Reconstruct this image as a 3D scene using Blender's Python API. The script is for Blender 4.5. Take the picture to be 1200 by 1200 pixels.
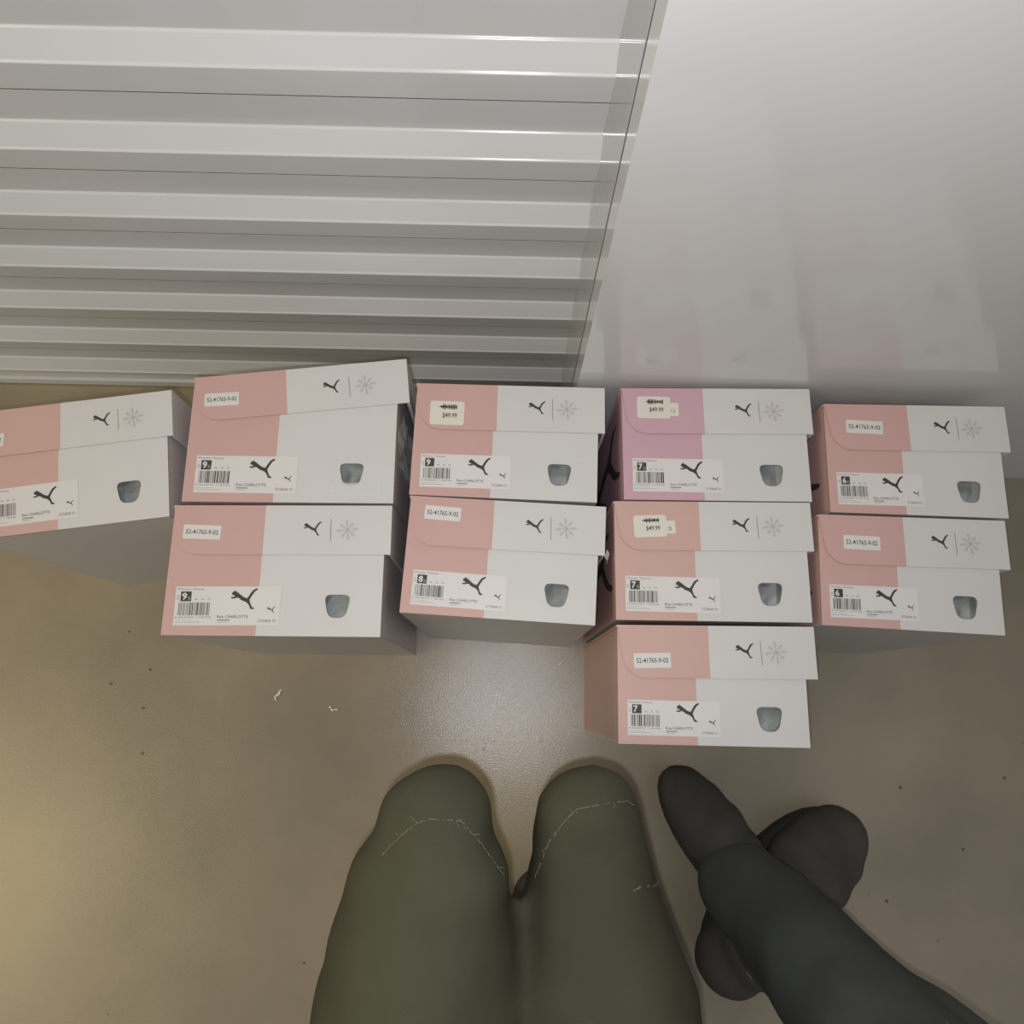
import bpy, bmesh, math, random
from mathutils import Vector, Matrix, noise
from mathutils.geometry import tessellate_polygon
from mathutils.bvhtree import BVHTree
random.seed(7)
for o in list(bpy.data.objects): bpy.data.objects.remove(o)
S = bpy.context.scene
C = S.collection

# ------------------------------------------------------------------ camera
F = 901.0                     # focal length in pixels of the 1200 px frame
CAM_H = 1.05                  # lens above the floor
NADIR = (590.0, 820.0)        # where "straight down" falls in the frame
YAW = math.radians(-1.1)
dn = Vector(((NADIR[0]-600)/F, -(NADIR[1]-600)/F, -1.0)).normalized()
up = -dn
ax = Vector((math.cos(YAW), math.sin(YAW), 0)); ax -= up*ax.dot(up); ax.normalize()
ay = up.cross(ax)
ROT = Matrix((ax, ay, up))    # camera space -> world space
cam_data = bpy.data.cameras.new('camera'); cam = bpy.data.objects.new('camera', cam_data)
C.objects.link(cam); S.camera = cam
cam_data.sensor_width = 36.0; cam_data.lens = F/1200*36.0; cam_data.clip_start = 0.02
cam.matrix_world = Matrix.Translation((0, 0, CAM_H)) @ ROT.to_4x4()

# ------------------------------------------------------------------ light, exposure
W_ = bpy.data.worlds.new('room_ambient'); S.world = W_; W_.use_nodes = True
bg = W_.node_tree.nodes['Background']
bg.inputs[0].default_value = (0.975, 0.985, 1.03, 1); bg.inputs[1].default_value = 0.41
def light(name, kind, loc, energy, col, **k):
    d = bpy.data.lights.new(name, kind); d.energy = energy; d.color = col
    for a, b in k.items(): setattr(d, a, b)
    o = bpy.data.objects.new(name, d); C.objects.link(o); o.location = loc
    return o
light('phone_flash_offscreen', 'POINT', (-0.008, -0.02, CAM_H+0.008), 9.2, (0.96, 0.985, 1.05), shadow_soft_size=0.006)
l = light('hallway_lamp_left_offscreen', 'AREA', (-2.35, -0.80, 2.6), 26.0, (1.0, 0.80, 0.40), shape='DISK', size=1.5)
l.rotation_euler = (Vector((-0.6, -0.1, 0)) - l.location).to_track_quat('-Z', 'Y').to_euler()
vs = S.view_settings
vs.view_transform = 'Standard'; vs.look = 'None'; vs.exposure = 0.06; vs.gamma = 1.0; vs.use_curve_mapping = False

def ray(px, py): return ROT @ Vector(((px-600)/F, -(py-600)/F, -1.0))
def at(px, py, z):            # pixel -> point on the horizontal plane at height z
    r = ray(px, py); return Vector((0, 0, CAM_H)) + r*((z-CAM_H)/r.z)

# ------------------------------------------------------------------ materials
def srgb(r, g, b):
    f = lambda c: c/12.92 if c <= .04045 else ((c+.055)/1.055)**2.4
    return (f(r/255), f(g/255), f(b/255), 1)
def new_mat(name, col, rough=.5, spec=.5, metal=0):
    m = bpy.data.materials.new(name); m.use_nodes = True
    b = m.node_tree.nodes['Principled BSDF']
    b.inputs['Base Color'].default_value = col; b.inputs['Roughness'].default_value = rough
    b.inputs['Specular IOR Level'].default_value = spec; b.inputs['Metallic'].default_value = metal
    return m, m.node_tree, b
def mottle(m, nt, b, cols, scale, detail=6, rough=None, bump=0, bscale=None, coord='Object', stretch=None):
    tc = nt.nodes.new('ShaderNodeTexCoord'); src = tc.outputs[coord]
    if stretch:
        mp = nt.nodes.new('ShaderNodeMapping'); mp.inputs['Scale'].default_value = stretch
        nt.links.new(src, mp.inputs[0]); src = mp.outputs[0]
    n = nt.nodes.new('ShaderNodeTexNoise'); n.inputs['Scale'].default_value = scale; n.inputs['Detail'].default_value = detail
    nt.links.new(src, n.inputs['Vector'])
    cr = nt.nodes.new('ShaderNodeValToRGB'); e = cr.color_ramp.elements
    e[0].position = .32; e[1].position = .68; e[0].color = cols[0]; e[1].color = cols[-1]
    for i, c in enumerate(cols[1:-1]):
        x = e.new(.32+.36*(i+1)/(len(cols)-1)); x.color = c
    nt.links.new(n.outputs['Fac'], cr.inputs[0]); nt.links.new(cr.outputs[0], b.inputs['Base Color'])
    if rough:
        mr = nt.nodes.new('ShaderNodeMapRange'); mr.inputs['To Min'].default_value = rough[0]; mr.inputs['To Max'].default_value = rough[1]
        nt.links.new(n.outputs['Fac'], mr.inputs[0]); nt.links.new(mr.outputs[0], b.inputs['Roughness'])
    if bump:
        n2 = nt.nodes.new('ShaderNodeTexNoise'); n2.inputs['Scale'].default_value = bscale; n2.inputs['Detail'].default_value = 4
        nt.links.new(src, n2.inputs['Vector'])
        bp = nt.nodes.new('ShaderNodeBump'); bp.inputs['Strength'].default_value = bump; bp.inputs['Distance'].default_value = .002
        nt.links.new(n2.outputs['Fac'], bp.inputs['Height']); nt.links.new(bp.outputs[0], b.inputs['Normal'])
    return tc, n, cr
# polished concrete
M_floor, nt, b = new_mat('polished_concrete', (0, 0, 0, 1), .35)
tc, n, cr = mottle(M_floor, nt, b, [srgb(128, 119, 100), srgb(143, 132, 110), srgb(158, 146, 122)], 3.2, 9, (.17, .25), .13, 620)
vo = nt.nodes.new('ShaderNodeTexVoronoi'); vo.inputs['Scale'].default_value = 38; nt.links.new(tc.outputs['Object'], vo.inputs['Vector'])
n3 = nt.nodes.new('ShaderNodeTexNoise'); n3.inputs['Scale'].default_value = 5; nt.links.new(tc.outputs['Object'], n3.inputs['Vector'])
m1 = nt.nodes.new('ShaderNodeMath'); m1.operation = 'LESS_THAN'; m1.inputs[1].default_value = .085; nt.links.new(vo.outputs['Distance'], m1.inputs[0])
m2 = nt.nodes.new('ShaderNodeMath'); m2.operation = 'GREATER_THAN'; m2.inputs[1].default_value = .58; nt.links.new(n3.outputs['Fac'], m2.inputs[0])
m3 = nt.nodes.new('ShaderNodeMath'); m3.operation = 'MULTIPLY'; nt.links.new(m1.outputs[0], m3.inputs[0]); nt.links.new(m2.outputs[0], m3.inputs[1])
mx = nt.nodes.new('ShaderNodeMixRGB'); mx.inputs[2].default_value = srgb(88, 80, 68)
nt.links.new(m3.outputs[0], mx.inputs[0]); nt.links.new(cr.outputs[0], mx.inputs[1]); nt.links.new(mx.outputs[0], b.inputs['Base Color'])
# glossy painted steel
M_wall, nt, b = new_mat('white_gloss_wall_panel', srgb(205, 204, 200), .12, .55)
mottle(M_wall, nt, b, [srgb(199, 198, 195), srgb(207, 206, 203)], 2.5, 3, (.10, .15), .008, 30)
M_slat, nt, b = new_mat('white_painted_steel', srgb(205, 206, 204), .17, .5)
mottle(M_slat, nt, b, [srgb(196, 197, 196), srgb(206, 207, 205)], 4, 3, (.15, .22), .02, 12, stretch=(.4, 1, 1))
M_jamb = new_mat('glossy_white_jamb_steel', srgb(172, 174, 175), .10, .6)[0]
M_dark = new_mat('black_joint_sealant', srgb(28, 28, 30), .7)[0]
M_seam = new_mat('dark_slat_seam', srgb(92, 92, 92), .8, .2)[0]  # darker grey on the slat edge lips, draws the thin seam lines
M_rubber = new_mat('grey_rubber_sweep', srgb(96, 95, 88), .6)[0]
# box card stock, pink left of the print line, white right of it (object space)
def card(name, pink, white, split):
    m, nt, b = new_mat(name, white, .42, .35)
    tc = nt.nodes.new('ShaderNodeTexCoord'); sx = nt.nodes.new('ShaderNodeSeparateXYZ'); nt.links.new(tc.outputs['Object'], sx.inputs[0])
    lt = nt.nodes.new('ShaderNodeMath'); lt.operation = 'LESS_THAN'; lt.inputs[1].default_value = split
    nt.links.new(sx.outputs['X'], lt.inputs[0])
    n = nt.nodes.new('ShaderNodeTexNoise'); n.inputs['Scale'].default_value = 14; nt.links.new(tc.outputs['Object'], n.inputs['Vector'])
    mixs = []
    for c in (white, pink):
        q = nt.nodes.new('ShaderNodeMixRGB'); q.inputs[1].default_value = c
        q.inputs[2].default_value = (c[0]*.93, c[1]*.925, c[2]*.91, 1); nt.links.new(n.outputs['Fac'], q.inputs[0]); mixs.append(q)
    mx = nt.nodes.new('ShaderNodeMixRGB'); nt.links.new(lt.outputs[0], mx.inputs[0])
    nt.links.new(mixs[0].outputs[0], mx.inputs[1]); nt.links.new(mixs[1].outputs[0], mx.inputs[2]); nt.links.new(mx.outputs[0], b.inputs['Base Color'])
    return m
WHITE = srgb(208, 206, 204)
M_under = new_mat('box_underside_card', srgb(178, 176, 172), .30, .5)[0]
M_in = new_mat('box_inside_card', srgb(150, 142, 130), .7)[0]
M_ink = new_mat('black_print', srgb(66, 64, 61), .5, .3)[0]
M_ink2 = new_mat('faded_print', srgb(118, 112, 106), .5, .3)[0]
M_grey = new_mat('grey_print', srgb(178, 175, 172), .5, .3)[0]
M_sticker = new_mat('white_sticker', srgb(214, 211, 208), .33, .45)[0]
M_cream = new_mat('cream_price_sticker', srgb(216, 212, 200), .35, .4)[0]
M_tissue, nt, b = new_mat('grey_tissue_paper', srgb(128, 138, 138), .6)
mottle(M_tissue, nt, b, [srgb(122, 128, 127), srgb(158, 163, 161)], 40, 3)
M_tape, nt, b = new_mat('clear_packing_tape', (.85, .87, .86, 1), .12, .6)
b.inputs['Alpha'].default_value = .38
M_scrap = new_mat('white_paper_scrap', srgb(226, 222, 212), .6)[0]
# clothes and people
M_jean, nt, b = new_mat('faded_black_denim', srgb(60, 62, 53), .85, .15)
mottle(M_jean, nt, b, [srgb(66, 65, 51), srgb(80, 79, 62)], 7, 6, None, .3, 900)
M_jean2, nt, b = new_mat('charcoal_denim', srgb(58, 60, 54), .85, .15)
mottle(M_jean2, nt, b, [srgb(70, 72, 67), srgb(84, 87, 80)], 7, 6, None, .3, 900)
M_boot, nt, b = new_mat('black_suede', srgb(54, 50, 45), .9, .12)
mottle(M_boot, nt, b, [srgb(70, 67, 60), srgb(82, 78, 71)], 20, 5, None, .3, 700)
M_sole = new_mat('black_rubber_sole', srgb(38, 36, 34), .7)[0]
M_thread = new_mat('frayed_thread', srgb(112, 110, 94), .9, .1)[0]
M_skin = new_mat('skin', srgb(196, 150, 126), .5, .3)[0]
M_shirt, nt, b = new_mat('dark_knit', srgb(64, 66, 66), .9, .1)
mottle(M_shirt, nt, b, [srgb(58, 60, 60), srgb(70, 72, 72)], 30, 3)
M_hair = new_mat('dark_brown_hair', srgb(52, 40, 32), .6, .3)[0]
M_eye = new_mat('eye_white', srgb(235, 232, 226), .3)[0]
M_lip = new_mat('lips', srgb(168, 104, 96), .5)[0]

# ------------------------------------------------------------------ helpers
def obj(name, verts, faces, mats, parent=None, midx=None, smooth=False):
    me = bpy.data.meshes.new(name); me.from_pydata([tuple(v) for v in verts], [], faces)
    for m in (mats if isinstance(mats, (list, tuple)) else [mats]): me.materials.append(m)
    if midx: me.polygons.foreach_set('material_index', midx)
    if smooth: me.polygons.foreach_set('use_smooth', [True]*len(me.polygons))
    me.update()
    o = bpy.data.objects.new(name, me); C.objects.link(o); o.parent = parent
    return o
class MB:
    def __init__(s): s.v = []; s.f = []; s.m = []
    def add(s, vs, fs, mi=0):
        k = len(s.v); s.v += [Vector(x) for x in vs]; s.f += [tuple(i+k for i in f) for f in fs]; s.m += [mi]*len(fs)
    def box(s, a, b, mi=0):
        (x0, y0, z0), (x1, y1, z1) = a, b
        s.add([(x0,y0,z0),(x1,y0,z0),(x1,y1,z0),(x0,y1,z0),(x0,y0,z1),(x1,y0,z1),(x1,y1,z1),(x0,y1,z1)],
              [(0,3,2,1),(4,5,6,7),(0,1,5,4),(1,2,6,5),(2,3,7,6),(3,0,4,7)], mi)
    def plate(s, loops, z0, z1, mi=0, T=None, side=None):      # extruded polygon with holes; loops[0] outer
        T = T or (lambda x, y, z: (x, y, z))
        pts = [p for lp in loops for p in lp]
        tri = tessellate_polygon([[Vector((p[0], p[1], 0)) for p in lp] for lp in loops])
        def ccw(t):
            a, b, c = (pts[i] for i in t)
            return t if (b[0]-a[0])*(c[1]-a[1])-(b[1]-a[1])*(c[0]-a[0]) > 0 else (t[0], t[2], t[1])
        tri = [ccw(t) for t in tri]; n = len(pts)
        vs = [T(p[0], p[1], z1) for p in pts] + [T(p[0], p[1], z0) for p in pts]
        fs = [tuple(t) for t in tri] + [(t[0]+n, t[2]+n, t[1]+n) for t in tri]
        s.add(vs, fs, mi); k = 0; sf = []
        for li, lp in enumerate(loops):
            m = len(lp)
            area = sum(lp[i][0]*lp[(i+1)%m][1]-lp[(i+1)%m][0]*lp[i][1] for i in range(m))
            fwd = (area > 0) == (li == 0)
            for i in range(m):
                a, b = k+i, k+(i+1) % m
                sf.append((a, a+n, b+n, b) if fwd else (b, b+n, a+n, a))
            k += m
        k0 = len(s.v)-len(vs)
        s.f += [tuple(i+k0 for i in f) for f in sf]; s.m += [mi if side is None else side]*len(sf)
    def flat(s, loop, z, mi=0):                                # printed polygon lying at height z, facing up
        tri = tessellate_polygon([[Vector((p[0], p[1], 0)) for p in loop]])
        fs = []
        for t in tri:
            a, b, c = (loop[i] for i in t)
            fs.append(tuple(t) if (b[0]-a[0])*(c[1]-a[1])-(b[1]-a[1])*(c[0]-a[0]) > 0 else (t[0], t[2], t[1]))
        s.add([(p[0], p[1], z) for p in loop], fs, mi)
    def rect(s, x0, y0, x1, y1, z, mi=0): s.flat([(x0, y0), (x1, y0), (x1, y1), (x0, y1)], z, mi)
    def build(s, name, mats, parent=None, smooth=False): return obj(name, s.v, s.f, mats, parent, s.m, smooth)
def tag(o, label=None, cat=None, group=None, kind=None):
    for k, v in (('label', label), ('category', cat), ('group', group), ('kind', kind)):
        if v: o[k] = v
    return o
def empty(name, loc=(0, 0, 0), rz=0):
    o = bpy.data.objects.new(name, None); C.objects.link(o); o.location = loc; o.rotation_euler = (0, 0, rz); o.empty_display_size = .05
    return o
_tc = {}
def text_mesh(t, bold=0):                                              # built-in font, unit size, cached
    key = (t, bold)
    if key not in _tc:
        cu = bpy.data.curves.new('lettering', 'FONT'); cu.body = t; cu.size = 1; cu.offset = bold; cu.resolution_u = 2
        o = bpy.data.objects.new('lettering', cu); C.objects.link(o)
        bpy.context.view_layer.update()
        me = bpy.data.meshes.new_from_object(o.evaluated_get(bpy.context.evaluated_depsgraph_get()))
        vs = [tuple(v.co) for v in me.vertices]; fs = [tuple(p.vertices) for p in me.polygons]
        bpy.data.objects.remove(o); bpy.data.curves.remove(cu); bpy.data.meshes.remove(me)
        _tc[key] = (vs, fs, min(v[0] for v in vs), max(v[0] for v in vs), min(v[1] for v in vs), max(v[1] for v in vs))
    return _tc[key]
def write(mb, t, x0, y0, w, h, z, mi=0, bold=0):                       # fit the text into a box
    vs, fs, a, b, c, d = text_mesh(t, bold)
    up_ok = []
    P = [((v[0]-a)/(b-a)*w+x0, (v[1]-c)/(d-c)*h+y0, z) for v in vs]
    for f in fs:
        ar = sum(P[f[i]][0]*P[f[(i+1) % len(f)]][1]-P[f[(i+1) % len(f)]][0]*P[f[i]][1] for i in range(len(f)))
        up_ok.append(f if ar > 0 else tuple(reversed(f)))
    mb.add(P, up_ok, mi)
CAT = [(.02,.62),(.05,.70),(.11,.75),(.15,.78),(.17,.75),(.22,.72),(.32,.64),(.45,.53),(.56,.47),(.63,.46),(.68,.54),(.75,.68),(.82,.78),(.90,.84),(.97,.87),
       (1.0,.85),(.99,.80),(.92,.75),(.86,.67),(.80,.56),(.75,.46),(.72,.38),(.75,.27),(.79,.16),(.84,.08),(.91,.05),(.92,.01),(.84,0),(.77,.01),(.75,.06),(.70,.18),
       (.62,.27),(.54,.32),(.45,.35),(.37,.40),(.30,.47),(.22,.48),(.13,.44),(.05,.44),(0,.47),(.02,.51),(.10,.51),(.16,.54),(.10,.575)]
def cat(mb, x, y, w, z, mi=0): mb.flat([(x+p[0]*w, y+p[1]*w*.92) for p in CAT], z, mi)
def bar(mb, a, b, t, z, mi):
    d = Vector((b[0]-a[0], b[1]-a[1])); d.normalize(); n = Vector((-d.y, d.x))*t/2
    mb.flat([(a[0]+n.x, a[1]+n.y), (a[0]-n.x, a[1]-n.y), (b[0]-n.x, b[1]-n.y), (b[0]+n.x, b[1]+n.y)], z, mi)
def flake(mb, x, y, r, z, mi):
    for k in range(8):
        a = k*math.pi/4+.12; c, s_ = math.cos(a), math.sin(a); rr = r if k % 2 == 0 else r*.86
        z += 4e-6; bar(mb, (x+c*r*.12, y+s_*r*.12), (x+c*rr, y+s_*rr), r*.07, z, mi)
        for q in (.5, .72):
            for sg in (-1, 1):
                a2 = a+sg*.75; z += 4e-6
                bar(mb, (x+c*rr*q, y+s_*rr*q), (x+c*rr*q+math.cos(a2)*r*.2, y+s_*rr*q+math.sin(a2)*r*.2), r*.05, z, mi)
    mb.flat([(x+math.cos(t*math.pi/4)*r*.16, y+math.sin(t*math.pi/4)*r*.16) for t in range(8)], z, mi)
def rrect(x0, y0, x1, y1, r, n=5, corners='abcd'):             # a=bl b=br c=tr d=tl
    out = []
    for cid, cx, cy, a0 in (('a', x0, y0, 180), ('b', x1, y0, 270), ('c', x1, y1, 0), ('d', x0, y1, 90)):
        if cid not in corners: out.append((cx, cy)); continue
        ox = cx+(r if cx == x0 else -r); oy = cy+(r if cy == y0 else -r)
        out += [(ox+r*math.cos(math.radians(a0+90*i/n)), oy+r*math.sin(math.radians(a0+90*i/n))) for i in range(n+1)]
    return out

# ------------------------------------------------------------------ setting
DOOR_Y, WALL_Y, JX = .445, .322, .071
mb = MB(); mb.box((-3.2, -3.2, -.06), (3.2, .75, 0)); tag(mb.build('floor', M_floor), kind='structure')
mb = MB(); mb.box((JX, WALL_Y, 0), (2.6, .350, 2.5)); mb.box((JX+.012, .350, 0), (2.6, .56, 2.5))
tag(mb.build('wall_right', M_wall), kind='structure')
mb = MB(); mb.box((-3.2, WALL_Y, 0), (-2.35, .56, 2.5)); tag(mb.build('wall_left', M_wall), kind='structure')
mb = MB(); mb.box((-2.35, WALL_Y, 2.12), (JX, .56, 2.5)); tag(mb.build('wall_above_door', M_wall), kind='structure')
mb = MB(); mb.box((JX, .3560, 0), (JX+.0115, .50, 2.12)); tag(mb.build('trim_1', M_jamb), kind='structure')
mb = MB(); mb.box((JX+.0006, .3502, 0), (JX+.0115, .3558, 2.12)); tag(mb.build('trim_2', M_dark), kind='structure')
door = tag(empty('door_1', (0, DOOR_Y, 0)), kind='structure')
PITCH, AMP = .0903, .0120
def out(t):                       # t: 0..1 downward from a seam; how far the sheet stands out
    a, b_, w, st = .43, .65, .013, .0017
    def lin(t):
        t = t % 1.0
        if a <= t <= b_+w:                           # rib face leaning up, with a rolled bead at either edge
            if t < a+w: return st*(t-a)/w
            if t < b_: return st+(AMP-2*st)*(t-a-w)/(b_-a-w)
            return AMP-st+st*(t-b_)/w
        k = ((t-b_-w) % 1.0)/(1-(b_+w-a)); return AMP*(1-k)
    return sum(lin(t+.011*q/6) for q in range(-3, 4))/7
def slat_mesh():
    mb = MB(); n = 220; x0, x1 = -2.34, JX+.003
    pts = []
    for i in range(n+1):
        t = i/n*.988+.006
        pts.append((-out(t), -t*PITCH))
    pts = [(pts[0][0]+.0016, pts[0][1]+.0001)]+pts+[(pts[-1][0]+.0016, pts[-1][1]-.0001)]
    m = len(pts)
    vs = [(x0, p[0], p[1]) for p in pts]+[(x1, p[0], p[1]) for p in pts]
    fs = [(i, i+1, m+i+1, m+i) for i in range(m-1)]
    # back sheet closes the slat
    vs += [(x0, .006, pts[0][1]), (x0, .006, pts[-1][1]), (x1, .006, pts[0][1]), (x1, .006, pts[-1][1])]
    k = 2*m
    fs += [(k, k+2, k+3, k+1), (k, 0, m, k+2), (m-1, k+1, k+3, 2*m-1)]
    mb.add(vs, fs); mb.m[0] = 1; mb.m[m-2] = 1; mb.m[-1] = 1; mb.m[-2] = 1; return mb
sm = slat_mesh(); first = None
for i in range(24):
    zt = .019+PITCH*i
    if first is None:
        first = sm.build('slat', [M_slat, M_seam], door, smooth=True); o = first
        first.data.polygons[0].use_smooth = False
    else:
        o = first.copy(); C.objects.link(o)
    o.location = (0, 0, zt+PITCH)
mb = MB(); mb.box((-2.34, -.012, .004), (JX-.001, .008, .0185)); mb.build('bottom_bar', M_slat, door)
mb = MB(); mb.box((-2.34, -.006, 0), (JX-.001, .004, .0045)); mb.build('rubber_sweep', M_rubber, door)

# ------------------------------------------------------------------ shoe boxes
L = .31; T = .0022
PINK = srgb(200, 164, 158); ORCHID = srgb(199, 163, 175); SALMON = srgb(202, 167, 158)
def shoe_box(bl, yaw, W, D, lid_a, size, pink, label, code=None, price=None, side_cat=True, FD=.047, lw=.006, split=.43, lsplit=.43, seed=1):
    """bl: world xy of the front left bottom corner. local x along the width, y towards the wall, z up; box stands on its end"""
    rnd = random.Random(seed)
    yaw = math.radians(yaw); root = empty('shoe_box', (bl[0], bl[1], 0), yaw)
    tag(root, label, 'shoe box', 'pink and white shoe boxes stood on end')
    inv = Matrix.Rotation(-yaw, 3, 'Z')
    def loc(px, py, z=L+T): return inv @ (at(px, py, z)-Vector((bl[0], bl[1], 0)))
    # ---- body: five card panels, end panel with the finger hole
    mb = MB()
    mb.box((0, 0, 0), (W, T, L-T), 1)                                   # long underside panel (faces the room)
    mb.box((0, T, 0), (T, D, L-T)); mb.box((W-T, T, 0), (W, D, L-T))
    mb.box((T, T, 0), (W-T, D-T, T))
    hx, hy = W*.795, D*.235
    hole = []
    for (x, y, r) in ((-.0078, -.0105, .005), (.0078, -.0105, .005), (.0122, .0100, .004), (-.0122, .0100, .004)):
        hole.append((x, y))
    def roundpoly(P, r, n=4):
        o = []
        for i, p in enumerate(P):
            p = Vector(p); a = Vector(P[i-1])-p; b = Vector(P[(i+1) % len(P)])-p
            a.normalize(); b.normalize()
            for k in range(n+1):
                s_ = k/n; o.append(tuple((p+a*r*(1-s_)**2+b*r*s_**2)))
        return o
    hp = [(hx+p[0]*1.07, hy+p[1]*1.09) for p in roundpoly(hole, .0065)]
    mb.plate([[(0, 0), (W, 0), (W, D), (0, D)], hp], L-T, L, 0, side=2)
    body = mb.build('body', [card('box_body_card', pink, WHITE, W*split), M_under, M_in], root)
    # tissue inside
    vs = []; n = 9
    for j in range(n):
        for i in range(n):
            vs.append((hx-.03+.06*i/(n-1), max(T+.001, hy-.03+.06*j/(n-1)), L-.0042-.0045*abs(math.sin(i*1.3+seed))*abs(math.cos(j*.8+i*.5+seed*2))-.003*rnd.random()))
    obj('tissue_paper', vs, [(j*n+i, j*n+i+1, (j+1)*n+i+1, (j+1)*n+i) for j in range(n-1) for i in range(n-1)], M_tissue, root)
    # ---- lid: hinged on the left long edge
    WL = W+lw
    mb = MB(); g = .0006
    mb.box((-.001, 0, .001), (WL, T, L+g))                             # big panel
    mb.box((WL-T, -FD, .001), (WL, 0, L+g))                            # opening-edge flap
    loop = rrect(.004, -FD, WL, T, .022, 7, 'a')
    loop = [((x-.004*(1 if y > -FD*.5 and x < .03 else 0)) if x < .0041 else x, y) for x, y in loop]
    mb.plate([loop], L+g, L+g+T*.7)
    lid = mb.build('lid', [card('box_lid_card', pink, WHITE, WL*lsplit)], root)
    lid.location = (0, D+.0004, 0); lid.rotation_euler = (0, 0, math.radians(lid_a))
    zl = L+g+T*.7
    pr = MB()
    cat(pr, WL*.638-.0085, -.0215-.0065, .0175, zl+.00015, 0)
    bar(pr, (WL*.722, -.0115), (WL*.725, -.0345), .0005, zl+.00015, 1)
    flake(pr, WL*.80, -.0225, .0108, zl+.00015, 2)
    pr.build('lid_print', [M_ink, M_ink2, M_grey], lid)
    # big cat printed on the pink side panel
    pr = MB(); ww = .085 if side_cat else 0
    vs = [(-.00025, .094-p[1]*ww*.85, .05+p[0]*.24) for p in CAT]
    tri = tessellate_polygon([[Vector((p[0], p[1], 0)) for p in CAT]])
    pr.add(vs, [tuple(t) for t in tri])
    if side_cat: pr.build('side_print', [M_ink], body)
    # ---- size sticker
    sw, sh = W*.485, D*.30
    sx, sy = W*.05, D*.075
    ang = math.radians(rnd.uniform(-.8, .8))
    st = MB(); st.plate([[(0, 0), (sw, 0), (sw, sh), (0, sh)]], 0, .0002)
    st = st.build('size_sticker', [M_sticker], root); st.location = (sx, sy, L+.00005); st.rotation_euler = (0, 0, ang)
    pr = MB(); z = .0003
    X = lambda p: (p-40)/1010*sw
    Y = lambda p: (430-p)/370*sh
    write(pr, 'Womens / Femmes', X(52), Y(95), X(310)-X(52), Y(74)-Y(95), z, 1)
    pr.rect(X(90), Y(202), X(192), Y(108), z, 0)
    half = size.endswith('½')
    write(pr, size.replace('½', ''), X(104), Y(190), (X(150) if half else X(170))-X(104) if half else X(165)-X(118), Y(120)-Y(190), z+.0001, 2, .03)
    if half: write(pr, '½', X(158), Y(190), X(184)-X(158), Y(155)-Y(190), z+.0001, 2)
    write(pr, 'US', X(48), Y(162), X(80)-X(48), Y(146)-Y(162), z, 1); write(pr, 'M', X(52), Y(188), X(76)-X(52), Y(172)-Y(188), z, 1)
    for k, (a, b) in enumerate((('UK', '6'), ('EUR', '40'), ('CM', '25'))):
        write(pr, a, X(218+62*k), Y(160), X(44), Y(143)-Y(160), z, 1)
        write(pr, b, X(224+62*k), Y(190), X(70), Y(173)-Y(190), z, 1)
    x = 76; 
    while x < 382:
        w = rnd.choice((4, 4, 6, 9, 13)); pr.rect(X(x), Y(336), X(min(x+w, 386)), Y(214), z, 0 if rnd.random() < .55 else 1); x += w+rnd.choice((4, 5, 7, 10))
    write(pr, '4 063697 118726', X(48), Y(362), X(395)-X(48), Y(346)-Y(362), z, 1)
    pr.rect(X(50), Y(384), X(230), Y(380), z, 3); pr.rect(X(50), Y(404), X(300), Y(398), z, 3)
    cat(pr, X(570), Y(278), X(822)-X(570), z, 0)
    cat(pr, X(925), Y(312), X(1002)-X(925), z, 0)
    write(pr, 'Rise CHARLOTTE', X(455), Y(362), X(748)-X(455), Y(334)-Y(362), z, 0)
    pr.rect(X(455), Y(386), X(575), Y(377), z, 1); pr.rect(X(455), Y(406), X(550), Y(399), z, 3)
    write(pr, '372868 01', X(845), Y(402), X(1016)-X(845), Y(376)-Y(402), z, 1)
    pr.build('sticker_print', [M_ink, M_ink2, M_sticker, M_grey], st)
    # short registration tick right of the sticker
    # ---- store sticker on the lid flap
    if code:
        (x0, y0, x1, y1, rot) = code
        c = loc((x0+x1)/2, (y0+y1)/2); a, b = loc(x0, y1), loc(x1, y0); w, h = abs(b.x-a.x), .0140
        st = MB(); st.plate([rrect(-w/2, -h/2, w/2, h/2, .0008, 2)], 0, .0002)
        st = st.build('code_sticker', [M_sticker], root); st.location = (c.x, c.y, zl+.0001); st.rotation_euler = (0, 0, math.radians(rot)-yaw)
        pr = MB(); write(pr, '52-41765-9-02', -w*.43, -.0022, w*.86, .0046, .0003, 0, .008); pr.build('sticker_print', [M_ink], st)
    if price:
        (x0, y0, x1, y1, rot, extra) = price
        c = loc((x0+x1)/2, (y0+y1)/2); a, b = loc(x0, y1), loc(x1, y0); w, h = abs(b.x-a.x), abs(b.y-a.y)
        st = MB(); st.plate([rrect(-w/2, -h/2, w/2, h/2, .0028, 4)], 0, .0002)
        if extra: st.plate([rrect(w/2-.002, -h*.38, w/2+.0085, h*.22, .001, 3)], .00005, .00035)
        st = st.build('price_sticker', [M_cream], root); st.location = (c.x, c.y, zl+.0001); st.rotation_euler = (0, 0, math.radians(rot)-yaw)
        pr = MB(); x = -w*.18; pr.rect(x-.002, h*.24, x+w*.46, h*.28, .0003, 0)
        while x < w*.26:
            k = rnd.uniform(.0006, .0014); q = rnd.uniform(.05, .12); pr.rect(x, h*(.26-q), x+k, h*(.26+q), .0003, 0); x += k+rnd.uniform(.0003, .0007)
        write(pr, '$49.99', -w*.13, -h*.23, w*.42, h*.24, .0003, 0, .012)
        if extra: write(pr, extra, w/2+.0008, -h*.22, .0042, h*.16, .00045, 1)
        pr.build('sticker_print', [M_ink, M_ink2], st)
    return root, lid, loc
G = .0
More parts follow.
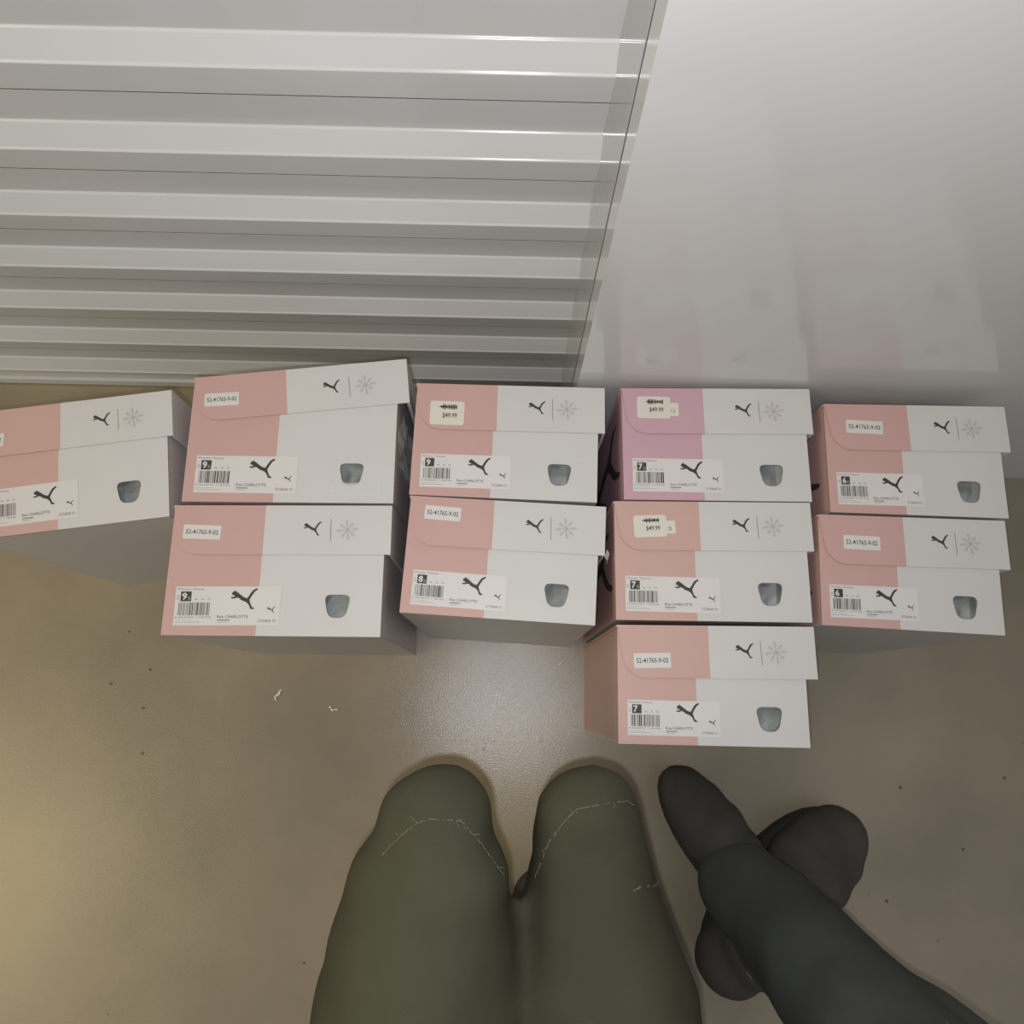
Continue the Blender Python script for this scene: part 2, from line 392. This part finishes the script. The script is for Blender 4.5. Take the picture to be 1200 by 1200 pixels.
B0 = shoe_box((-.5205, .1415), 8.4, .190, .129, 0.3, '9½', SALMON, 'shoe box turned askew beside the open-lidded box, partly out past the roller door',
              code=(-42, 508, 5, 526, 6), seed=3)
B1 = shoe_box((-.3225, .1845), .7, .209, .128, 6.2, '9½', PINK, 'size 9½ shoe box with its lid lifted open, near the roller door',
              code=(239, 459, 281, 477, 5), seed=4, FD=.046, lw=.009)
B2 = shoe_box((-.3265, .0535), .6, .208, .124, .5, '9½', PINK, 'size 9½ shoe box with closed lid, right in front of the open-lidded box',
              code=(214, 615, 260, 632, -1), seed=5, split=.43, lsplit=.42)
B3 = shoe_box((-.098, .1965), -1.3, .187, .1155, 1.0, '9', PINK, 'size 9 shoe box with a cream $49.99 price sticker on its lid',
              price=(503, 471, 545, 497, -1, None), seed=6)
B4 = shoe_box((-.1015, .0795), -2.7, .188, .113, .5, '8½', PINK, 'size 8½ shoe box with a torn lid corner, in front of the size 9 box',
              code=(497, 594, 541, 609, -4), seed=7)
B5 = shoe_box((.116, .196), .5, .188, .1155, .5, '7½', ORCHID, 'orchid-pink size 7½ shoe box against the white wall, with price sticker',
              price=(747, 465, 785, 490, 0, '12'), seed=8)
B6 = shoe_box((.1065, .0765), .3, .189, .1145, .4, '7½', SALMON, 'salmon-pink size 7½ shoe box with tilted price sticker, middle of its row of three',
              price=(743, 604, 781, 629, 3, '2'), seed=9, split=.415)
B7 = shoe_box((.107, -.0375), -.2, .178, .1065, .7, '7', SALMON, 'size 7 shoe box, alone nearest the feet, with a code sticker on the lid',
              code=(743, 765, 786, 783, 2), seed=10, side_cat=False, split=.415, lsplit=.46, lw=.010)
B8 = shoe_box((.3215, .1875), -.9, .178, .1115, 1.2, '6½', PINK, 'size 6½ shoe box against the white wall at the end of the group',
              code=(992, 494, 1034, 507, -2), seed=11, lsplit=.455, lw=.008)
B9 = shoe_box((.3045, .0755), -2.2, .176, .1065, 1.3, '6', PINK, 'size 6 shoe box standing in front of the size 6½ box',
              code=(989, 628, 1031, 644, -2), seed=12, lsplit=.45, lw=.009)
# crumpled clear tape on the open-lidded box
def crumple(name, mat, root, o, eu, ev, nu, nv, amp, nrm, seed):
    r = random.Random(seed); o, eu, ev, nrm = map(Vector, (o, eu, ev, nrm)); vs = []
    for j in range(nv):
        for i in range(nu): vs.append(o+eu*i/(nu-1)+ev*j/(nv-1)+nrm*(amp*r.random()))
    return obj(name, vs, [(j*nu+i, j*nu+i+1, (j+1)*nu+i+1, (j+1)*nu+i) for j in range(nv-1) for i in range(nu-1)], mat, root)
crumple('clear_tape', M_tape, B1[0], (.2095, .045, .06), (0, .05, 0), (0, 0, .245), 7, 14, .006, (1, 0, 0), 5)
crumple('clear_tape', M_tape, B1[0], (.148, .006, L+.0004), (.048, .002, 0), (0, .014, 0), 6, 3, .0004, (0, 0, 1), 6)
# torn corner curl on the 8½ box lid
WL4 = .194
vs = []; n = 6
for j in range(n):
    for i in range(3):
        a = j/(n-1)*2.3
        vs.append((WL4+.0005+.004*math.sin(a)+.001*i, -.047-.001*j+.006*i*.6, L-.004*j-.002*math.cos(a)*2+.001*((i*7+j*3) % 3)))
obj('torn_flap', vs, [(j*3+i, j*3+i+1, (j+1)*3+i+1, (j+1)*3+i) for j in range(n-1) for i in range(2)], M_scrap, B4[1])

# ------------------------------------------------------------------ people
def limb(bm, pts):                 # pts: [(x,y,z,r), ...] tapered chain
    for i, p in enumerate(pts):
        bmesh.ops.create_icosphere(bm, subdivisions=3, radius=p[3], matrix=Matrix.Translation(p[:3]))
        if i:
            a, b = Vector(pts[i-1][:3]), Vector(p[:3]); d = b-a
            if d.length < 1e-5: continue
            M = Matrix.Translation((a+b)/2) @ d.to_track_quat('Z', 'Y').to_matrix().to_4x4()
            bmesh.ops.create_cone(bm, cap_ends=True, segments=20, radius1=pts[i-1][3], radius2=p[3], depth=d.length, matrix=M)
def ell(bm, c, s, rot=None):
    M = Matrix.Translation(c) @ (rot or Matrix.Identity(4)) @ Matrix.Diagonal((*s, 1))
    bmesh.ops.create_icosphere(bm, subdivisions=3, radius=1, matrix=M)
def fuse(name, bm, mat, parent, voxel=.007, smooth=4, fold=0, fscale=9, seed=0):
    me = bpy.data.meshes.new(name); bm.to_mesh(me); bm.free()
    o = bpy.data.objects.new(name, me); C.objects.link(o)
    r = o.modifiers.new('r', 'REMESH'); r.mode = 'VOXEL'; r.voxel_size = voxel
    s_ = o.modifiers.new('s', 'SMOOTH'); s_.iterations = smooth; s_.factor = .5
    bpy.context.view_layer.update()
    m2 = bpy.data.meshes.new_from_object(o.evaluated_get(bpy.context.evaluated_depsgraph_get()))
    o.modifiers.clear(); o.data = m2; bpy.data.meshes.remove(me); m2.name = name
    if fold:
        nr = [v.normal.copy() for v in m2.vertices]
        for v, q in zip(m2.vertices, nr):
            p = v.co*fscale+Vector((seed*3.1, seed, 0)); k = noise.noise(p)+.5*noise.noise(p*2.3)
            v.co += q*fold*k
    m2.materials.append(mat); m2.polygons.foreach_set('use_smooth', [True]*len(m2.polygons)); m2.update()
    o.parent = parent
    return o
def V4(p, r): return (p.x, p.y, p.z, r)
def hand(bm, wrist, d, palmn, side, curl=.5):
    """palm and five fingers; d forward direction, palmn palm normal"""
    d = d.normalized(); n = palmn.normalized(); s_ = d.cross(n).normalized()*side
    limb(bm, [V4(wrist, .024), V4(wrist+d*.04, .026)])
    for k, (off, ln) in enumerate(((-.030, .068), (-.010, .078), (.010, .072), (.029, .056))):
        b = wrist+d*.085+s_*off; limb(bm, [V4(wrist+d*.02+s_*off*.7, .015), V4(b, .0115)])
        p = b; dd = d.copy(); pts = [V4(p, .0100)]
        for j, q in enumerate((.45, .32, .23)):
            dd = (dd*math.cos(curl)+n*math.sin(curl)).normalized() if j == 0 else (dd+n*curl).normalized()
            p = p+dd*ln*q; pts.append(V4(p, .0092-.0008*j))
        limb(bm, pts)
    tb = wrist+d*.03-s_*.03
    limb(bm, [V4(wrist+d*.015-s_*.012, .016), V4(tb, .013), V4(tb+(d*.6-s_*.5+n*.4).normalized()*.035, .0108), V4(tb+(d*.75-s_*.35+n*.5).normalized()*.062, .0092)])
def head(bm, c, fwd, upv):
    f = fwd.normalized(); u = (upv-f*upv.dot(f)).normalized(); r = f.cross(u)
    B = Matrix((r, f, u)).transposed().to_4x4()
    ell(bm, c+u*.02, (.074, .092, .098), B); ell(bm, c+f*.022-u*.045, (.055, .062, .068), B)
    limb(bm, [V4(c+f*.088+u*.010, .009), V4(c+f*.106-u*.022, .013)])                   # nose
    for s_ in (-1, 1): ell(bm, c+r*.078*s_-f*.005-u*.008, (.010, .018, .030), B)
    ell(bm, c+f*.076-u*.062, (.024, .014, .010), B); ell(bm, c+f*.06-u*.098, (.024, .022, .018), B)
    return B, f, u, r
def face_parts(root, c, f, u, r, B):
    for s_ in (-1, 1):
        bm = bmesh.new(); ell(bm, c+f*.080+r*.030*s_-u*.002, (.014, .008, .009), B); me = bpy.data.meshes.new('eye'); bm.to_mesh(me); bm.free()
        me.materials.append(M_eye); o = bpy.data.objects.new('eye', me); C.objects.link(o); o.parent = root
    bm = bmesh.new(); ell(bm, c+f*.081-u*.062, (.024, .012, .008), B); me = bpy.data.meshes.new('lips'); bm.to_mesh(me); bm.free()
    me.materials.append(M_lip); o = bpy.data.objects.new('lips', me); C.objects.link(o); o.parent = root
    bm = bmesh.new(); ell(bm, c+u*.040-f*.022, (.085, .092, .092), B); ell(bm, c-f*.055-u*.05, (.070, .045, .09), B)
    fuse('hair', bm, M_hair, root, .008, 3, .003, 40)
def boot(root, toe, ankle, top_z=.17, seed=0, wid=1.0):
    """toe, ankle: floor points; a rounded suede boot with a rubber sole"""
    d = (ankle-toe); d.z = 0; d.normalize(); s_ = Vector((-d.y, d.x, 0))
    bm = bmesh.new()
    for k, (x, w, h) in enumerate(((.035, .036, .033), (.055, .044, .036), (.085, .047, .042), (.12, .045, .050), (.16, .041, .060), (.205, .038, .055), (.225, .036, .05))):
        p = toe+d*x; w *= wid; M = Matrix((d, s_, Vector((0, 0, 1)))).transposed().to_4x4()
        ell(bm, Vector((p.x, p.y, h+.012)), (.04, w, h), M)
    p = toe+d*.19
    limb(bm, [(p.x, p.y, .07, .042), (p.x, p.y, top_z, .045)])
    o = fuse('boot', bm, M_boot, root, .006, 5, .0012, 30, seed)
    q = MB(); n = 28; lp = []
    for k in range(n):
        a = 2*math.pi*k/n; e = toe+d*(.125+.122*math.cos(a))+s_*(.045-.006*math.cos(a))*wid*math.sin(a)
        lp.append((e.x, e.y))
    q.plate([lp], 0, .022); q.build('sole', [M_sole], o)
    return o
def frayed(parent, surf, pix, w=.0016, seed=0):
    """loose threads along a worn edge, lying on the cloth"""
    bvh = BVHTree.FromPolygons([v.co for v in surf.data.vertices], [tuple(p.vertices) for p in surf.data.polygons])
    r = random.Random(seed); mb = MB(); O = Vector((0, 0, CAM_H)); pts = []
    for (a, b) in zip(pix[:-1], pix[1:]):
        n = max(2, int(math.hypot(b[0]-a[0], b[1]-a[1])/3))
        for i in range(n): pts.append((a[0]+(b[0]-a[0])*i/n, a[1]+(b[1]-a[1])*i/n))
    P = []
    for (x, y) in pts:
        h = bvh.ray_cast(O, ray(x+r.uniform(-.8, .8), y+r.uniform(-.8, .8)).normalized())
        if h[0]: P.append((h[0]+h[1]*.0008, h[1]))
    def seg(a, b, nrm, t):
        d = (b-a)
        if d.length < 1e-5 or d.length > .03: return
        s_ = d.cross(nrm).normalized()*t/2; q = nrm*t*.5
        mb.add([a-s_, a+s_, b+s_, b-s_, a+q, b+q], [(0, 4, 5, 3), (4, 1, 2, 5), (0, 3, 2, 1)])
    for (a, na), (b, nb) in zip(P[:-1], P[1:]):
        if r.random() < .86: seg(a, b, na, w*r.uniform(.5, 1.15))
        if r.random() < .3: seg(a, a+Vector((r.uniform(-1, 1), r.uniform(-1, 1), 0))*.005+na*.0008, na, w*.4)
    if mb.f: mb.build('frayed_thread', [M_thread], parent)

# --- crouching person whose knees come up at the bottom of the photograph
def crouching():
    root = empty('person', (0, -.36, 0))
    tag(root, 'person crouching in front of the boxes in faded dark jeans, both knees raised', 'person')
    off = Vector((0, .36, 0))
    k1 = at(509, 964, .41); k2 = at(694, 962, .37)
    h1 = Vector((-.075, -.54, .30)); h2 = Vector((.09, -.54, .30))
    a1 = Vector((-.10, -.39, .085)); a2 = Vector((.05, -.39, .085))
    m1 = k1.lerp(h1, .32); m2 = k2.lerp(h2, .32)
    pel = Vector((-.015, -.56, .31)); wa = Vector((0, -.54, .52)); ch = Vector((0, -.47, .74)); nk = Vector((0, -.42, .90)); hd = Vector((0, -.36, 1.04))
    sh = {s: Vector((.155*s, -.46, .82)) for s in (-1, 1)}; el = {s: Vector((.21*s, -.25, .70)) for s in (-1, 1)}; wr = {s: Vector((.095*s, -.13, .97)) for s in (-1, 1)}
    def skel(bm, e, legs=True, torso=True, arms=True, full=False):
        if legs:
            limb(bm, [V4(h1, .092+e), V4(m1, .076+e), V4(k1.lerp(m1, .36), .055+e), V4(k1, .036+e), V4(k1.lerp(a1, .45), .046+e), V4(a1+Vector((0, .01, .05)), .038+e)])
            limb(bm, [V4(h2, .092+e), V4(m2, .076+e), V4(k2.lerp(m2, .5), .050+e), V4(k2, .035+e), V4(k2.lerp(a2, .45), .044+e), V4(a2+Vector((0, .01, .05)), .038+e)])
            ell(bm, pel, (.155+e, .105+e, .11+e))
        if torso:
            limb(bm, [V4(pel, .10+e), V4(wa, .105+e), V4(ch, .11+e)])
            for s in (-1, 1): limb(bm, [V4(pel+Vector((.05*s, 0, .02)), .095+e), V4(wa+Vector((.04*s, 0, 0)), .09+e), V4(ch+Vector((.065*s, 0, 0)), .095+e), V4(sh[s], .050+e)])
        if arms:
            for s in (-1, 1): limb(bm, [V4(sh[s], .052+e), V4(el[s], .038+e), V4(wr[s], .027+e)])
    bm = bmesh.new(); skel(bm, 0)
    for a in (a1, a2): limb(bm, [V4(a, .035), V4(a+Vector((0, .1, -.03)), .033)])
    limb(bm, [V4(ch, .08), V4(nk, .050), V4(hd-Vector((0, 0, .03)), .052)])
    f = Vector((0, .75, -.62)); B, f, u, r = head(bm, hd, f, Vector((0, .3, 1)))
    for s in (-1, 1): hand(bm, wr[s], Vector((-.45*s, .5, .75)), Vector((-.8*s, .1, -.4)), -s)
    for v in bm.verts: v.co += off
    body = fuse('body', bm, M_skin, root, .006, 3)
    bm = bmesh.new(); skel(bm, .010, True, False, False)
    for v in bm.verts: v.co += off
    tr = fuse('trousers', bm, M_jean, root, .007, 5, .006, 11, 2)
    bm = bmesh.new(); skel(bm, .012, False, True, True)
    for v in bm.verts: v.co += off
    fuse('sweater', bm, M_shirt, root, .008, 4, .004, 12, 4)
    face_parts(root, hd+off, f, u, r, B)
    for a in (a1, a2):
        boot(root, Vector((a.x, a.y+.19, 0))+off, Vector((a.x, a.y, 0))+off, .14, 3)
    return root, tr, off
pa, tra, offa = crouching()
def frayed_world(parent, tr, off, pix, w, seed):
    # trousers are stored relative to the person's base: shift to world, cast, shift back
    for v in tr.data.vertices: v.co -= off
    frayed(tr, tr, pix, w, seed)
    for v in tr.data.vertices: v.co += off
    for c in tr.children:
        if not c.get('_s'):
            for v in c.data.vertices: v.co += off
            c['_s'] = 1
frayed_world(pa, tra, offa, [(449, 1001), (472, 978), (490, 965), (502, 960), (540, 962), (560, 985), (590, 1027)], .0012, 1)
frayed_world(pa, tra, offa, [(628, 1028), (645, 985), (662, 962), (675, 949), (705, 943), (735, 939), (746, 945)], .0012, 2)
frayed_world(pa, tra, offa, [(738, 1046), (750, 1040), (775, 1037), (790, 1042), (797, 1049)], .0018, 3)
for c in tra.children: del c['_s']

# --- standing person whose boots point outwards beside the crouching one
def standing():
    root = empty('person', (.33, -.27, 0))
    tag(root, 'person standing in black boots and charcoal trousers, heels together and toes turned out', 'person')
    off = -Vector((.33, -.27, 0))
    t3 = at(781, 903, .03); t4 = at(994, 957, .03); t3.z = t4.z = 0
    d3 = (at(872, 1030, .03)-t3); d3.z = 0; d3.normalize(); d4 = (at(890, 1068, .03)-t4); d4.z = 0; d4.normalize()
    a3 = t3+d3*.19; a4 = t4+d4*.19
    hc = Vector((.47, -.47, .88)); hl = hc+Vector((-.085, 0, 0)); hr = hc+Vector((.085, 0, 0))
    kl = a3.lerp(hl, .5)+Vector((.01, .015, 0)); kr = a4.lerp(hr, .5)+Vector((.02, .015, 0)); kl.z = kr.z = .47
    wa = hc+Vector((0, .01, .20)); ch = hc+Vector((0, 0, .42)); nk = hc+Vector((0, .01, .60)); hd = hc+Vector((0, .03, .72))
    sh = {s: ch+Vector((.17*s, 0, .09)) for s in (-1, 1)}; el = {s: sh[s]+Vector((.05*s, -.04, -.27)) for s in (-1, 1)}; wr = {s: el[s]+Vector((-.005*s, .06, -.24)) for s in (-1, 1)}
    def skel(bm, e, legs=True, torso=True, arms=True):
        if legs:
            for h, k, a, d, sd in ((hl, kl, a3, d3, Vector((-.015, -.004, 0))), (hr, kr, a4, d4, Vector((0, 0, 0)))):
                limb(bm, [V4(h, .088+e), V4(h.lerp(k, .35), .078+e), V4(k, .054+e), V4(k.lerp(a, .35), .053+e), V4(Vector((a.x, a.y, .13))-d*.02+sd*.6, .036+e*1.4), V4(Vector((a.x, a.y, .085))-d*.048+sd, .034+e*1.25)])
            ell(bm, hc, (.155+e, .10+e, .11+e))
        if torso:
            limb(bm, [V4(hc, .10+e), V4(wa, .098+e), V4(ch, .11+e)])
            for s in (-1, 1): limb(bm, [V4(hc+Vector((.05*s, 0, .02)), .095+e), V4(wa+Vector((.035*s, 0, 0)), .088+e), V4(ch+Vector((.07*s, 0, 0)), .092+e), V4(sh[s], .050+e)])
        if arms:
            for s in (-1, 1): limb(bm, [V4(sh[s], .052+e), V4(el[s], .038+e), V4(wr[s], .027+e)])
    bm = bmesh.new(); skel(bm, 0)
    for a, d in ((a3, d3), (a4, d4)): limb(bm, [V4(Vector((a.x, a.y, .13)), .033), V4(Vector((a.x, a.y, .06)), .033), V4(Vector((a.x, a.y, .045))-d*.1, .03)])
    limb(bm, [V4(ch, .08), V4(nk, .050), V4(hd-Vector((0, 0, .03)), .052)])
    B, f, u, r = head(bm, hd, Vector((-.2, .85, -.45)), Vector((0, .2, 1)))
    for s in (-1, 1): hand(bm, wr[s], Vector((-.05*s, .2, -1)), Vector((-1*s, .1, 0)), s, .3)
    for v in bm.verts: v.co += off
    fuse('body', bm, M_skin, root, .006, 3)
    bm = bmesh.new(); skel(bm, .012, True, False, False)
    for v in bm.verts: v.co += off
    tr = fuse('trousers', bm, M_jean2, root, .007, 5, .005, 11, 6)
    bm = bmesh.new(); skel(bm, .013, False, True, True)
    for v in bm.verts: v.co += off
    fuse('sweater', bm, M_shirt, root, .008, 4, .004, 12, 7)
    face_parts(root, hd+off, f, u, r, B)
    boot(root, t3+off, a3+off, .10, 1, .88); boot(root, t4+off, a4+off, .10, 2, 1.15)
    return root, tr, off
pb, trb, offb = standing()
frayed_world(pb, trb, offb, [(811, 1018), (815, 1003), (822, 992), (832, 986), (848, 983)], .0014, 5)
for c in trb.children: del c['_s']

# ------------------------------------------------------------------ scraps on the floor
def scrap(px, py, ln, ang, label, seed):
    r = random.Random(seed); p = at(px, py, 0); mb = MB(); n = 6
    c, s_ = math.cos(ang), math.sin(ang); vs = []
    for i in range(n):
        x = ln*(i/(n-1)-.5); y = r.uniform(-.12, .12)*ln; h = .0006+abs(math.sin(i*1.1+seed))*.0022; w = ln*.10*(1-.6*abs(i/(n-1)-.5))
        for q in (-1, 1): vs.append((c*x-s_*(y+q*w), s_*x+c*(y+q*w), h*(1 if 0 < i < n-1 else .2)))
    fs = [(2*i, 2*i+1, 2*i+3, 2*i+2) for i in range(n-1)]
    m = len(vs); vs += [(v[0], v[1], max(0, v[2]-.0004)) for v in vs]; fs += [tuple(j+m for j in reversed(f)) for f in fs]
    o = obj('paper_scrap', vs, fs, M_scrap); o.location = p
    tag(o, label, 'scrap', 'scraps of white paper on the concrete')
scrap(326, 814, .016, 1.1, 'curled white paper scrap lying alone on the bare concrete', 1)
scrap(390, 831, .012, -.3, 'thin straight white paper sliver on the bare concrete', 2)
scrap(658, 777, .006, .4, 'tiny white paper fleck on the floor beside the size 7 box', 3)
